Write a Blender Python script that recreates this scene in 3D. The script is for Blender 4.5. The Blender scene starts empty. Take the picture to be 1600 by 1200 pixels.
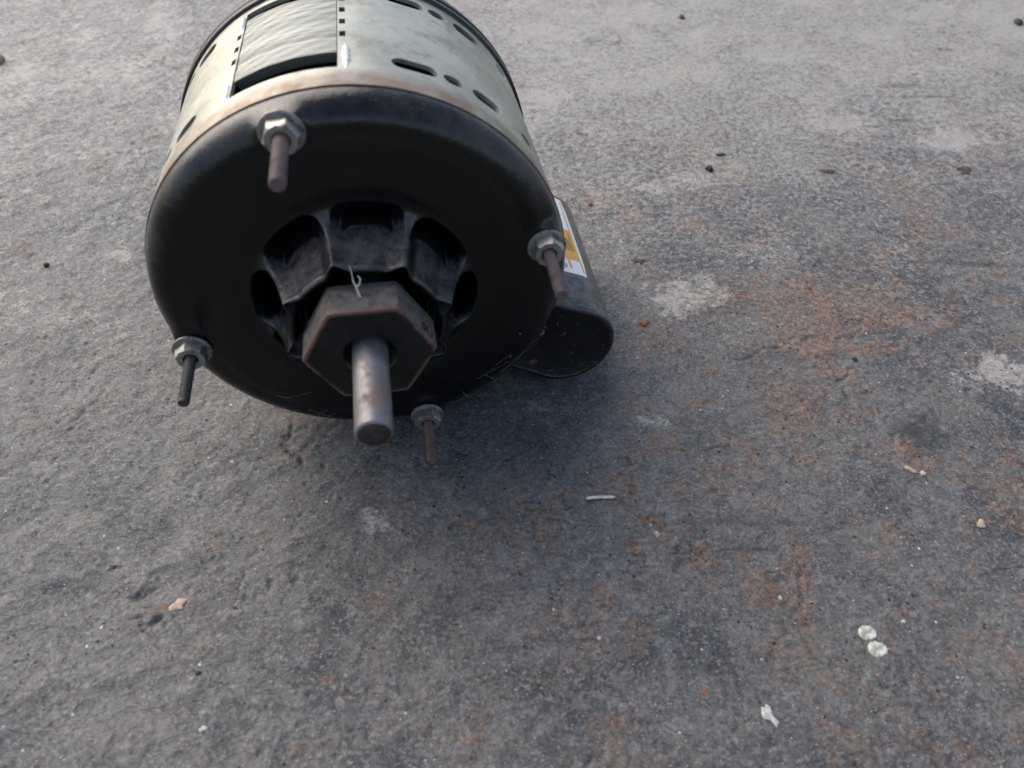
import bpy, bmesh, math, random
import numpy as np
from mathutils import Vector, Matrix
from mathutils.geometry import delaunay_2d_cdt

random.seed(7)
scene = bpy.context.scene
C = scene.collection
rad = math.radians

# ------------------------------------------------------------------ camera
CAM = np.array([0.0133, -0.2101, 0.2416])
AX_R = np.array([0.9873, -0.1576, 0.0224])
AX_U = np.array([0.1010, 0.7293, 0.6767])
AX_F = np.cross(AX_U, AX_R)
cam_d = bpy.data.cameras.new("camera")
cam_d.sensor_width = 36.0
cam_d.lens = 27.0
cam_d.clip_start = 0.01
cam_d.clip_end = 200.0
cam_d.dof.use_dof = True
cam_d.dof.focus_distance = 0.325
cam_d.dof.aperture_fstop = 12.5
cam = bpy.data.objects.new("camera", cam_d)
mw = Matrix.Identity(4)
for i in range(3):
    mw[i][0] = AX_R[i]; mw[i][1] = AX_U[i]; mw[i][2] = -AX_F[i]; mw[i][3] = CAM[i]
cam.matrix_world = mw
C.objects.link(cam)
scene.camera = cam

# ------------------------------------------------------------------ sky, sun, exposure
SUN_DIR = Vector((-0.46, 0.52, 0.64)).normalized()
world = bpy.data.worlds.new("World")
scene.world = world
world.use_nodes = True
wn = world.node_tree
wn.nodes.clear()
sky = wn.nodes.new("ShaderNodeTexSky")
sky.sky_type = 'NISHITA'
sky.sun_disc = False
sky.sun_elevation = math.asin(SUN_DIR.z)
sky.sun_rotation = math.atan2(SUN_DIR.x, SUN_DIR.y)
sky.air_density = 1.0
sky.dust_density = 2.6
bgn = wn.nodes.new("ShaderNodeBackground")
bgn.inputs["Strength"].default_value = 0.12
wo = wn.nodes.new("ShaderNodeOutputWorld")
wn.links.new(sky.outputs[0], bgn.inputs["Color"])
wn.links.new(bgn.outputs[0], wo.inputs["Surface"])
sun_d = bpy.data.lights.new("sun", 'SUN')
sun_d.energy = 1.5
sun_d.angle = rad(68)
sun_d.color = (1.0, 0.93, 0.84)
sun = bpy.data.objects.new("sun", sun_d)
sun.rotation_euler = SUN_DIR.to_track_quat('Z', 'Y').to_euler()
sun.location = (0, 0, 3)
C.objects.link(sun)
scene.view_settings.view_transform = 'Standard'
scene.view_settings.look = 'None'
scene.view_settings.gamma = 1.0
scene.view_settings.exposure = 0.82
scene.view_settings.use_curve_mapping = False

# ------------------------------------------------------------------ helpers
def ray(px, py):
    d = AX_F + AX_R * (px - 800) / 1200 - AX_U * (py - 600) / 1200
    return CAM, d
def gp(px, py, z=0.0):
    c, d = ray(px, py)
    return c + d * (z - c[2]) / d[2]
def on_plane(px, py, y):
    c, d = ray(px, py)
    return c + d * (y - c[1]) / d[1]

def tag(o, label=None, cat=None, group=None, kind=None):
    if label: o["label"] = label
    if cat: o["category"] = cat
    if group: o["group"] = group
    if kind: o["kind"] = kind
    return o

def obj(name, verts, faces, m, parent=None, smooth=True, sharp=None, loc=(0, 0, 0)):
    me = bpy.data.meshes.new(name)
    me.from_pydata([tuple(v) for v in verts], [], [tuple(f) for f in faces])
    bm = bmesh.new(); bm.from_mesh(me)
    bmesh.ops.recalc_face_normals(bm, faces=bm.faces)
    if sharp is not None:
        for e in bm.edges:
            if len(e.link_faces) == 2 and e.calc_face_angle(0) > rad(sharp):
                e.smooth = False
    bm.to_mesh(me); bm.free()
    if smooth:
        me.shade_smooth() if False else me.polygons.foreach_set("use_smooth", [True] * len(me.polygons))
    me.materials.append(m)
    o = bpy.data.objects.new(name, me)
    o.location = loc
    C.objects.link(o)
    if parent: o.parent = parent
    return o

def lathe(profile, n=96, cap_start=False, cap_end=False, axis_z=0.0, phase=0.0):
    """profile of (radius, y) revolved round the line x=0, z=axis_z"""
    V, F = [], []
    for (r, y) in profile:
        for k in range(n):
            a = 2 * math.pi * k / n + phase
            V.append((r * math.cos(a), y, axis_z + r * math.sin(a)))
    for i in range(len(profile) - 1):
        for k in range(n):
            k2 = (k + 1) % n
            F.append((i * n + k, i * n + k2, (i + 1) * n + k2, (i + 1) * n + k))
    if cap_start: F.append(tuple(range(n)))
    if cap_end: F.append(tuple((len(profile) - 1) * n + k for k in range(n)))
    return V, F

def tube(pts, r, n=6, taper=None):
    V, F = [], []
    P = [Vector(p) for p in pts]
    for i, p in enumerate(P):
        t = (P[min(i + 1, len(P) - 1)] - P[max(i - 1, 0)]).normalized()
        a = t.orthogonal().normalized() if abs(t.z) > 0.95 else t.cross(Vector((0, 0, 1))).normalized()
        b = t.cross(a).normalized()
        rr = r if taper is None else r * taper[i]
        for k in range(n):
            w = 2 * math.pi * k / n
            V.append(tuple(p + (a * math.cos(w) + b * math.sin(w)) * rr))
    for i in range(len(P) - 1):
        for k in range(n):
            k2 = (k + 1) % n
            F.append((i * n + k, i * n + k2, (i + 1) * n + k2, (i + 1) * n + k))
    F.append(tuple(range(n))); F.append(tuple((len(P) - 1) * n + k for k in range(n)))
    return V, F

# numpy gradient noise
_rs = np.random.RandomState(11)
_ang = _rs.rand(512, 512) * 2 * np.pi
_GX, _GY = np.cos(_ang), np.sin(_ang)
def pn(x, y, s, seed=0):
    x = np.asarray(x) / s + seed * 37.17 + 100; y = np.asarray(y) / s + seed * 91.71 + 100
    xi = np.floor(x).astype(np.int64); yi = np.floor(y).astype(np.int64)
    fx = x - xi; fy = y - yi
    u = fx * fx * fx * (fx * (fx * 6 - 15) + 10); v = fy * fy * fy * (fy * (fy * 6 - 15) + 10)
    def g(i, j, dx, dy):
        a = (xi + i) & 511; b = (yi + j) & 511
        return _GX[a, b] * dx + _GY[a, b] * dy
    return ((g(0, 0, fx, fy) * (1 - u) + g(1, 0, fx - 1, fy) * u) * (1 - v)
            + (g(0, 1, fx, fy - 1) * (1 - u) + g(1, 1, fx - 1, fy - 1) * u) * v) * 1.5
def fbm(x, y, s, seed=0, o=4, gain=0.5):
    t = 0; a = 1.0
    for k in range(o):
        t = t + a * pn(x, y, s, seed + k); s *= 0.5; a *= gain
    return t
def sstep(a, b, x):
    t = np.clip((x - a) / (b - a), 0, 1)
    return t * t * (3 - 2 * t)

# ------------------------------------------------------------------ materials
class NT:
    def __init__(self, name):
        self.m = bpy.data.materials.new(name); self.m.use_nodes = True
        self.t = self.m.node_tree; self.b = self.t.nodes["Principled BSDF"]
        self.tc = self.t.nodes.new("ShaderNodeTexCoord").outputs["Object"]
    def n(self, kind, **kw):
        nd = self.t.nodes.new(kind)
        for k, v in kw.items(): setattr(nd, k, v)
        return nd
    def link(self, a, b):
        if isinstance(a, (int, float)): b.default_value = a
        elif isinstance(a, tuple): b.default_value = a if len(a) == 4 or len(b.default_value) == 3 else a + (1,)
        else: self.t.links.new(a, b)
    def noise(self, scale, detail=4, rough=0.55, dist=0.0, vec=None, stretch=None):
        v = vec or self.tc
        if stretch:
            mp = self.n("ShaderNodeMapping"); mp.inputs["Scale"].default_value = stretch
            self.link(v, mp.inputs[0]); v = mp.outputs[0]
        nd = self.n("ShaderNodeTexNoise")
        nd.inputs["Scale"].default_value = scale; nd.inputs["Detail"].default_value = detail
        nd.inputs["Roughness"].default_value = rough; nd.inputs["Distortion"].default_value = dist
        self.link(v, nd.inputs["Vector"])
        return nd.outputs["Fac"]
    def ramp(self, x, a, b, lo=0.0, hi=1.0):
        nd = self.n("ShaderNodeMapRange"); nd.interpolation_type = 'SMOOTHSTEP'
        self.link(x, nd.inputs[0]); nd.inputs[1].default_value = a; nd.inputs[2].default_value = b
        nd.inputs[3].default_value = lo; nd.inputs[4].default_value = hi
        return nd.outputs[0]
    def math(self, op, a, b=0.0):
        nd = self.n("ShaderNodeMath", operation=op)
        self.link(a, nd.inputs[0]); self.link(b, nd.inputs[1])
        return nd.outputs[0]
    def mix(self, f, a, b, blend='MIX'):
        nd = self.n("ShaderNodeMix", data_type='RGBA', blend_type=blend)
        self.link(f, nd.inputs[0]); self.link(a, nd.inputs[6]); self.link(b, nd.inputs[7])
        return nd.outputs[2]
    def bump(self, h, strength, dist, prev=None):
        nd = self.n("ShaderNodeBump"); nd.inputs["Strength"].default_value = strength
        nd.inputs["Distance"].default_value = dist; self.link(h, nd.inputs["Height"])
        if prev is not None: self.link(prev, nd.inputs["Normal"])
        return nd.outputs[0]
    def out(self, color=None, rough=None, metal=None, normal=None, spec=None):
        for v, k in ((color, "Base Color"), (rough, "Roughness"), (metal, "Metallic"), (normal, "Normal"), (spec, "Specular IOR Level")):
            if v is not None: self.link(v, self.b.inputs[k])
        return self.m

def black_paint(name, dust=0.5, rust=0.0, base=(0.012, 0.012, 0.013), r0=0.30, r1=0.5, up=0.0, spec=0.5, patch=0.0, rim=0.0):
    k = NT(name)
    d = k.ramp(k.noise(60, 6, 0.65), 0.42, 0.75, 0, dust)
    f = k.ramp(k.noise(1400, 3, 0.7), 0.58, 0.75, 0, dust * 0.7)
    col = k.mix(d, base, (0.042, 0.036, 0.032))
    col = k.mix(f, col, (0.07, 0.062, 0.055))
    rg = k.math('ADD', k.ramp(d, 0, 1, r0, r1), k.ramp(k.noise(500, 3), 0.3, 0.7, -0.04, 0.08))
    if patch:
        bw = k.ramp(k.noise(17, 4, 0.6), 0.55, 0.68, 0, patch); col = k.mix(bw, col, (0.016, 0.010, 0.008)); rg = k.math('ADD', rg, k.math('MULTIPLY', bw, 0.10))
    if rim:                                  # brown grime rubbed into the rounded rim
        sp_ = k.n("ShaderNodeSeparateXYZ"); k.link(k.tc, sp_.inputs[0])
        zz = k.math('SUBTRACT', sp_.outputs[2], 0.07)
        rr_ = k.math('SQRT', k.math('ADD', k.math('MULTIPLY', sp_.outputs[0], sp_.outputs[0]), k.math('MULTIPLY', zz, zz)))
        rm_ = k.math('MULTIPLY', k.ramp(rr_, 0.0615, 0.0680, 0, rim), k.ramp(k.noise(48, 6, 0.7), 0.40, 0.66))
        col = k.mix(rm_, col, (0.060, 0.043, 0.035)); rg = k.math('ADD', rg, k.math('MULTIPLY', rm_, 0.25))
        ch = k.math('MULTIPLY', k.ramp(rr_, 0.0655, 0.0690), k.ramp(k.noise(330, 5, 0.75), 0.60, 0.68))
        col = k.mix(ch, col, (0.12, 0.065, 0.042))
    if up:                                   # dust on upward faces, paled further to stand in for light falling there
        geo = k.n("ShaderNodeNewGeometry"); sx = k.n("ShaderNodeSeparateXYZ"); k.link(geo.outputs["Normal"], sx.inputs[0])
        um = k.math('MULTIPLY', k.ramp(sx.outputs[2], 0.05, 0.75, 0, up), k.ramp(k.noise(230, 5, 0.7), 0.3, 0.65, 0.25, 1))
        col = k.mix(um, col, (0.21, 0.185, 0.168)); rg = k.math('ADD', rg, k.math('MULTIPLY', um, 0.2))
    if rust:
        rr = k.ramp(k.noise(170, 6, 0.75), 0.585, 0.645, 0, rust)
        col = k.mix(rr, col, (0.10, 0.045, 0.025)); rg = k.math('MAXIMUM', rg, k.ramp(rr, 0, 1, 0, 0.7))
    nb = k.bump(k.noise(900, 4), 0.25, 0.0004)
    nb = k.bump(k.noise(140, 3), 0.25, 0.0006, nb)
    return k.out(col, rg, None, nb, spec)

def steel(name, col, rough, rust=0.0, rustcol=(0.12, 0.055, 0.035), metal=0.9, stretch=None, bumps=0.15, rust_scale=250):
    k = NT(name)
    n1 = k.noise(180, 5, 0.6, stretch=stretch)
    c2 = tuple(x * 0.7 for x in col)
    c = k.mix(k.ramp(n1, 0.3, 0.7), c2, col)
    rg = k.ramp(k.noise(350, 4), 0.3, 0.7, rough - 0.07, rough + 0.1)
    mt = metal
    if rust:
        rm = k.ramp(k.noise(rust_scale, 5, 0.7), 0.62 - 0.25 * rust, 0.78 - 0.25 * rust, 0, 1)
        c = k.mix(rm, c, rustcol)
        mt = k.ramp(rm, 0, 1, metal, 0.1); rg = k.math('MAXIMUM', rg, k.ramp(rm, 0, 1, 0, 0.75))
    nb = k.bump(k.noise(1500, 4), bumps, 0.0003)
    return k.out(c, rg, mt, nb)

M_cap = black_paint("black enamel", 0.06, 0.0, (0.0014, 0.0014, 0.0017), 0.15, 0.26, 0.05, 0.48, 0.0, 0.75)
M_hub = black_paint("dusty black casting", 0.18, 0.0, (0.004, 0.004, 0.0045), 0.15, 0.26, 0.46)
M_rear = black_paint("black enamel rear", 0.35)
M_cover = black_paint("scuffed black enamel", 0.25, 0.9, (0.004, 0.004, 0.0045), 0.14, 0.34, 0.6, 0.5, 0.6)
M_dark = NT("dark cavity shade colour").out((0.006, 0.005, 0.0045), 0.8, None, None, 0.2)  # near black, puts the motor's interior shade into the colour
M_shaft = steel("dull rusty shaft steel", (0.27, 0.245, 0.245), 0.46, 0.62, (0.20, 0.140, 0.122), 0.6, None, 0.12, 70)
M_rend = steel("shade-darkened rusty shaft end", (0.055, 0.032, 0.026), 0.7, 0.4, (0.09, 0.045, 0.035), 0.1)  # rust brown with the end face's shade put into the colour
M_bolt = steel("browned bolt steel", (0.20, 0.145, 0.13), 0.55, 0.6, (0.125, 0.070, 0.054), 0.3)
M_bolt_red = steel("rusty red bolt steel", (0.20, 0.115, 0.095), 0.6, 0.6, (0.15, 0.072, 0.052), 0.1)
M_bolt_dark = steel("blackened bolt steel", (0.075, 0.068, 0.066), 0.55, 0.4, (0.05, 0.036, 0.03), 0.3)
M_nut = steel("zinc nut", (0.47, 0.44, 0.385), 0.42, 0.38, (0.10, 0.075, 0.055), 0.8)
M_washer = steel("stained washer", (0.34, 0.31, 0.28), 0.5, 0.5, (0.06, 0.045, 0.035), 0.7)

def hex_mat():
    k = NT("worn hexagon iron")
    n = k.noise(120, 5, 0.65)
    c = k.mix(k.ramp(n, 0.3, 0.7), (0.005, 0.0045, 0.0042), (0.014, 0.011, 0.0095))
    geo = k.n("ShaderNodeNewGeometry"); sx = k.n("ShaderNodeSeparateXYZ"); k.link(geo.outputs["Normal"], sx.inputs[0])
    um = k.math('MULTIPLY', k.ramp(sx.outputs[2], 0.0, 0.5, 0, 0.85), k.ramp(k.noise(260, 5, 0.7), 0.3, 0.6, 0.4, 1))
    c = k.mix(um, c, (0.185, 0.158, 0.140))  # upward faces paler: dust plus their brighter lighting painted in
    nb = k.bump(k.noise(800, 4), 0.35, 0.0004)
    att = k.n("ShaderNodeAttribute"); att.attribute_name = "edge"
    em = k.math('MULTIPLY', att.outputs["Fac"], k.ramp(k.noise(200, 3), 0.3, 0.55))
    c = k.mix(em, c, (0.17, 0.085, 0.062))
    return k.out(c, k.ramp(n, 0.3, 0.7, 0.45, 0.65), 0.0, nb, 0.35)
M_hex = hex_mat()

def shell_mat():
    k = NT("aged galvanised shell")
    sep = k.n("ShaderNodeSeparateXYZ"); k.link(k.tc, sep.inputs[0])
    n = k.noise(45, 6, 0.6)
    c = k.mix(k.ramp(n, 0.3, 0.7), (0.31, 0.305, 0.255), (0.47, 0.465, 0.385))
    # brown tarnish along the front band and in spots
    band = k.ramp(sep.outputs[1], 0.0125, 0.004, 0, 1)
    tn = k.math('MULTIPLY', band, k.ramp(k.noise(90, 5, 0.65), 0.3, 0.62, 0.25, 1))
    c = k.mix(tn, c, (0.24, 0.165, 0.125))
    gr = k.ramp(k.noise(60, 7, 0.75), 0.50, 0.64, 0, 0.65); c = k.mix(gr, c, (0.19, 0.165, 0.135))
    sp = k.ramp(k.noise(380, 5, 0.75, stretch=(1, 2.2, 1)), 0.62, 0.68)
    c = k.mix(sp, c, (0.14, 0.11, 0.09))
    rg = k.ramp(k.noise(160, 5), 0.3, 0.7, 0.34, 0.50)
    rg = k.math('ADD', rg, k.math('MULTIPLY', tn, 0.2))
    nb = k.bump(k.noise(60, 3), 0.25, 0.0015)
    nb = k.bump(k.noise(700, 3), 0.12, 0.0004, nb)
    return k.out(c, rg, 0.6, nb)
M_shell = shell_mat()

def core_mat():
    k = NT("laminated stator steel")
    n = k.noise(16, 4, 0.6, stretch=(0.25, 60.0, 0.25))
    n2 = k.noise(14, 4, 0.6, stretch=(3.0, 6.0, 1.0))
    c = k.mix(k.ramp(n, 0.35, 0.65), (0.17, 0.17, 0.145), (0.42, 0.43, 0.375))
    c = k.mix(k.ramp(n2, 0.5, 0.7, 0, 0.5), c, (0.45, 0.38, 0.33))
    nb = k.bump(n, 0.10, 0.0003)
    return k.out(c, k.ramp(n, 0.3, 0.7, 0.36, 0.50), 0.65, nb)
M_core = core_mat()
M_lip = steel("bent edge with painted glint", (0.90, 0.87, 0.78), 0.25, 0.05, metal=0.45, bumps=0.05)  # glint on the window edges painted as a pale base colour
M_copper = steel("varnished copper winding", (0.035, 0.018, 0.012), 0.4, 0.0, metal=0.4)

# ------------------------------------------------------------------ ground
R = 0.07
MARKS_PALE = [(1070, 462, 62, 30, .8), (1570, 580, 70, 30, 1.0), (592, 812, 28, 26, .75), (1015, 656, 36, 12, .7), (865, 48, 50, 12, .55),
              (840, 45, 40, 12, .4), (255, 45, 40, 26, .35), (850, 150, 40, 14, .5), (1490, 215, 60, 16, .5), (1310, 190, 50, 16, .4),
              (1000, 20, 60, 16, .4), (1025, 290, 30, 10, .5), (1080, 282, 40, 14, .4), (185, 395, 16, 14, .55), (840, 632, 30, 9, .45),
              (170, 110, 90, 22, .3), (60, 130, 70, 30, .25), (1230, 90, 40, 10, .3), (905, 985, 30, 30, .18), (980, 1090, 40, 30, .18),
              (25, 470, 60, 30, .3), (130, 500, 80, 30, .25), (640, 990, 40, 30, .15), (1400, 400, 60, 30, .2), (1200, 395, 60, 24, .2)]
MARKS_RUST = [(1085, 866, 32, 28, 1.6), (1085, 866, 20, 18, 1.6), (1130, 760, 70, 60, .42), (1180, 700, 80, 40, .36), (1030, 830, 80, 60, .30), (1190, 910, 80, 45, .5), (1250, 870, 24, 50, .65),
              (1256, 940, 30, 14, .6), (1360, 470, 130, 50, .55), (1290, 450, 60, 26, .55), (1450, 500, 80, 36, .5), (1260, 540, 60, 16, .5), (1370, 545, 60, 14, .6),
              (1320, 580, 20, 22, .7), (1300, 585, 20, 10, .6), (1100, 625, 30, 9, .6), (1110, 575, 28, 8, .6), (1170, 540, 20, 10, .5), (1235, 735, 22, 8, .7),
              (860, 800, 50, 60, .35), (760, 830, 40, 30, .3), (1560, 820, 50, 30, .45), (1390, 700, 40, 30, .4), (1430, 690, 18, 24, .5), (1410, 820, 30, 30, .35),
              (145, 246, 26, 8, .8), (240, 213, 26, 6, .6), (30, 388, 16, 10, .7), (260, 948, 26, 9, .55), (202, 975, 16, 7, .7), (225, 905, 20, 8, .4),
              (310, 855, 30, 9, .35), (325, 690, 18, 8, .5), (80, 440, 10, 6, .4), (470, 665, 50, 40, .4), (445, 690, 24, 22, .35), (1080, 350, 14, 6, .6), (1100, 345, 10, 4, .7),
              (1340, 8, 24, 5, .6), (1500, 40, 60, 8, .4), (1070, 102, 6, 5, .6), (912, 85, 8, 5, .5), (455, 1168, 16, 8, .7), (310, 1190, 16, 6, .6), (1110, 1080, 12, 8, .5),
              (940, 1140, 40, 30, .35), (1300, 1140, 50, 24, .3), (1590, 1090, 20, 40, .4), (830, 1060, 40, 14, .3), (730, 1150, 60, 20, .3), (520, 1060, 12, 18, .3),
              (600, 930, 30, 14, .3), (1130, 830, 200, 130, .16), (1340, 500, 260, 110, .2), (1210, 1020, 14, 40, .35)]
MARKS_DARK = [(1440, 670, 46, 34, .8), (1160, 812, 90, 8, .6), (1170, 856, 60, 4, .8), (1225, 555, 90, 9, .45), (1540, 410, 50, 5, .7), (1470, 408, 60, 3, .6),
              (710, 950, 50, 40, .35), (840, 690, 70, 40, .3), (1400, 130, 40, 3, .6), (1480, 76, 20, 2, .7), (1440, 148, 50, 2, .6), (1410, 184, 24, 3, .7)]
CRACKS = [([(983, 715), (984, 740), (990, 765), (994, 790), (1000, 800), (1030, 822), (1060, 830)], 1.0, .9),
          ([(993, 800), (993, 840), (995, 880), (1000, 915), (1004, 930)], .5, .7),
          ([(1245, 850), (1262, 880), (1250, 900), (1256, 925), (1254, 950), (1262, 978)], .8, .7),
          ([(1212, 1010), (1208, 1040), (1214, 1070)], .4, .6),
          ([(900, 336), (940, 333), (985, 330), (1030, 322), (1085, 318)], .7, 0),
          ([(1160, 560), (1200, 545), (1240, 530), (1290, 528), (1330, 527)], .8, .1),
          ([(200, 966), (218, 969), (230, 972), (250, 966)], 1.6, .2),
          ([(205, 935), (230, 920), (250, 914)], 1.0, 0),
          ([(330, 870), (300, 900), (290, 925)], .4, 0),
          ([(1470, 405), (1500, 407), (1540, 412), (1566, 410)], .9, 0),
          ([(1180, 130), (1230, 130)], .8, 0), ([(1415, 145), (1470, 150), (1520, 153)], .8, 0),
          ([(1375, 64), (1420, 63)], .9, 0), ([(1465, 75), (1495, 78)], 1.0, 0), ([(1396, 184), (1426, 183)], 1.0, 0),
          ([(1020, 520), (1040, 545), (1060, 560)], .6, .1), ([(850, 1060), (870, 1045), (880, 1035)], .6, 0),
          ([(160, 610), (60, 700), (30, 740)], .4, 0), ([(470, 720), (440, 690), (455, 665), (480, 668)], .9, .3),
          ([(960, 1150), (930, 1170), (915, 1200)], .5, 0), ([(300, 700), (330, 705), (345, 690)], .7, .3),
          ([(1290, 590), (1320, 595), (1330, 570)], .8, .3), ([(1410, 780), (1440, 735)], .5, .2),
          ([(1390, 985), (1400, 1010), (1440, 1060), (1470, 1100)], .35, .3)]

def px_frame(px, py, rx, ry):
    c = gp(px, py); ex = gp(px + rx, py) - c; ey = gp(px, py - ry) - c
    return c[:2], np.linalg.inv(np.array([ex[:2], ey[:2]]).T)
def blob(x, y, marks, wob=0.55):
    out = np.zeros_like(x)
    wx = fbm(x, y, 0.012, 40, 6, 0.68) * wob; wy = fbm(x, y, 0.012, 47, 6, 0.68) * wob
    for (px, py, rx, ry, a) in marks:
        c, Mi = px_frame(px, py, rx, ry)
        u = Mi[0, 0] * (x - c[0]) + Mi[0, 1] * (y - c[1]) + wx; v = Mi[1, 0] * (x - c[0]) + Mi[1, 1] * (y - c[1]) + wy
        d2 = u * u + v * v
        out = np.maximum(out, a * sstep(1.35, 0.35, np.sqrt(d2)))
    return out
def crack_field(x, y):
    h = np.zeros_like(x); rst = np.zeros_like(x)
    wx = x + pn(x, y, 0.006, 60) * 0.0022 + pn(x, y, 0.0023, 62) * 0.0011; wy = y + pn(x, y, 0.006, 61) * 0.0022 + pn(x, y, 0.0023, 63) * 0.0011
    for pts, dep, ru in CRACKS:
        P = np.array([gp(*p)[:2] for p in pts])
        lo = P.min(0) - 0.012; hi = P.max(0) + 0.012
        sel = np.where((x > lo[0]) & (x < hi[0]) & (y > lo[1]) & (y < hi[1]))
        if not len(sel[0]): continue
        qx, qy = wx[sel], wy[sel]
        d = np.full(qx.shape, 9.0)
        for a, b in zip(P[:-1], P[1:]):
            ab = b - a; L = ab @ ab
            t = np.clip(((qx - a[0]) * ab[0] + (qy - a[1]) * ab[1]) / L, 0, 1)
            d = np.minimum(d, np.hypot(qx - a[0] - t * ab[0], qy - a[1] - t * ab[1]))
        vary = 0.55 + 0.9 * np.clip(pn(qx, qy, 0.009, 65) + .3, 0, 1)
        h[sel] += -0.0011 * dep * vary * np.exp(-(d / 0.00075) ** 2)
        rst[sel] = np.maximum(rst[sel], ru * vary * np.exp(-(d / 0.0022) ** 2))
    return h, rst
def height(x, y):
    left = sstep(0.10, -0.10, x + 0.25 * y)            # the left side is more flaky
    amp = 0.65 + 0.75 * left
    h = fbm(x, y, 0.16, 1, 2) * 0.0011
    # rotated, stretched coordinates for the cleaved, flaky relief
    ca, sa = math.cos(0.50), math.sin(0.50)
    wq = fbm(x, y, 0.03, 2, 3) * 0.006; wr = fbm(x, y, 0.03, 9, 3) * 0.006
    u = (x * ca + y * sa + wq) * 0.68; v = -x * sa + y * ca + wr
    f = fbm(u, v, 0.016, 5, 5, 0.58)
    st = f * 4.5
    ter = np.floor(st) + sstep(0.72, 1.0, st - np.floor(st))
    h = h + (ter / 4.5 * 0.8 + f * 0.2) * 0.00044 * amp
    h = h + fbm(u, v, 0.0046, 15, 3, 0.65) * 0.00010 * amp
    h = h + fbm(x, y, 0.0021, 22, 2, 0.7) * 0.00007
    pits = sstep(0.52, 0.8, pn(x, y, 0.0045, 30)) * sstep(0.0, 0.4, pn(x, y, 0.05, 31))
    h = h - pits * 0.0008
    ch, _ = crack_field(x, y)
    h = h + ch
    c, Mi = px_frame(1085, 866, 30, 26)
    uu = Mi[0, 0] * (x - c[0]) + Mi[0, 1] * (y - c[1]); vv = Mi[1, 0] * (x - c[0]) + Mi[1, 1] * (y - c[1])
    dd = np.sqrt(uu * uu + vv * vv) + fbm(x, y, 0.006, 71, 3) * 0.5
    h = h - 0.0013 * sstep(1.1, 0.6, dd) * (0.7 + 0.8 * pn(x, y, 0.003, 70))
    return h - 0.0009

def axis_coords(lo, hi, fine_lo, fine_hi, s0, s1, far):
    xs = list(np.arange(fine_lo, fine_hi, s0))
    x = xs[-1]; s = s0
    while x < hi: s = min(s * 1.01, s1); x += s; xs.append(x)
    while x < far: s *= 1.18; x += s; xs.append(x)
    pre = []; x = xs[0]; s = s0
    while x > lo: s = min(s * 1.01, s1); x -= s; pre.append(x)
    while x > -far: s *= 1.18; x -= s; pre.append(x)
    return np.array(pre[::-1] + xs)
gxs = axis_coords(-0.31, 0.60, -0.13, 0.20, 0.00075, 0.0013, 3.0)
gys = axis_coords(-0.19, 0.50, -0.18, 0.04, 0.00075, 0.0013, 3.0)
GX, GY = np.meshgrid(gxs, gys)
GZ = height(GX, GY)
nx, ny = len(gxs), len(gys)
nv = nx * ny
gme = bpy.data.meshes.new("ground")
gme.vertices.add(nv)
gme.vertices.foreach_set("co", np.stack([GX, GY, GZ], -1).astype(np.float32).ravel())
ii = (np.arange(ny - 1)[:, None] * nx + np.arange(nx - 1)[None, :]).ravel()
quads = np.stack([ii, ii + 1, ii + 1 + nx, ii + nx], -1).astype(np.int32)
nf = len(quads)
gme.loops.add(nf * 4); gme.polygons.add(nf)
gme.loops.foreach_set("vertex_index", quads.ravel())
gme.polygons.foreach_set("loop_start", np.arange(nf, dtype=np.int32) * 4)
gme.polygons.foreach_set("use_smooth", np.ones(nf, dtype=bool))
gme.update()
_, crust = crack_field(GX, GY)
MARKS_RUST = [(a, b, c, d, min(1.7, e * 1.1)) for a, b, c, d, e in MARKS_RUST]
rustm = np.maximum(blob(GX, GY, MARKS_RUST, 0.8), crust)
rustm = rustm + 0.50 * sstep(-0.15, 0.7, fbm(GX, GY, 0.05, 80, 6, 0.7)) * sstep(-0.12, 0.12, GX)
palem = 0.85 * blob(GX, GY, MARKS_PALE, 0.5) + 0.22 * sstep(-0.3, 0.8, fbm(GX, GY, 0.04, 84, 4)) * sstep(0.0, 0.3, GY) + 0.78 * sstep(-0.06, 0.34, GY) * (0.62 + 0.38 * sstep(-0.12, 0.16, GX))  # blooms and dust, plus sky sheen painted in toward the rear
darkm = blob(GX, GY, MARKS_DARK, 0.6)
ca = gme.color_attributes.new("wear_and_sheen", 'FLOAT_COLOR', 'POINT')
ca.data.foreach_set("color", np.stack([rustm, palem, darkm, np.ones_like(rustm)], -1).astype(np.float32).ravel())

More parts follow.
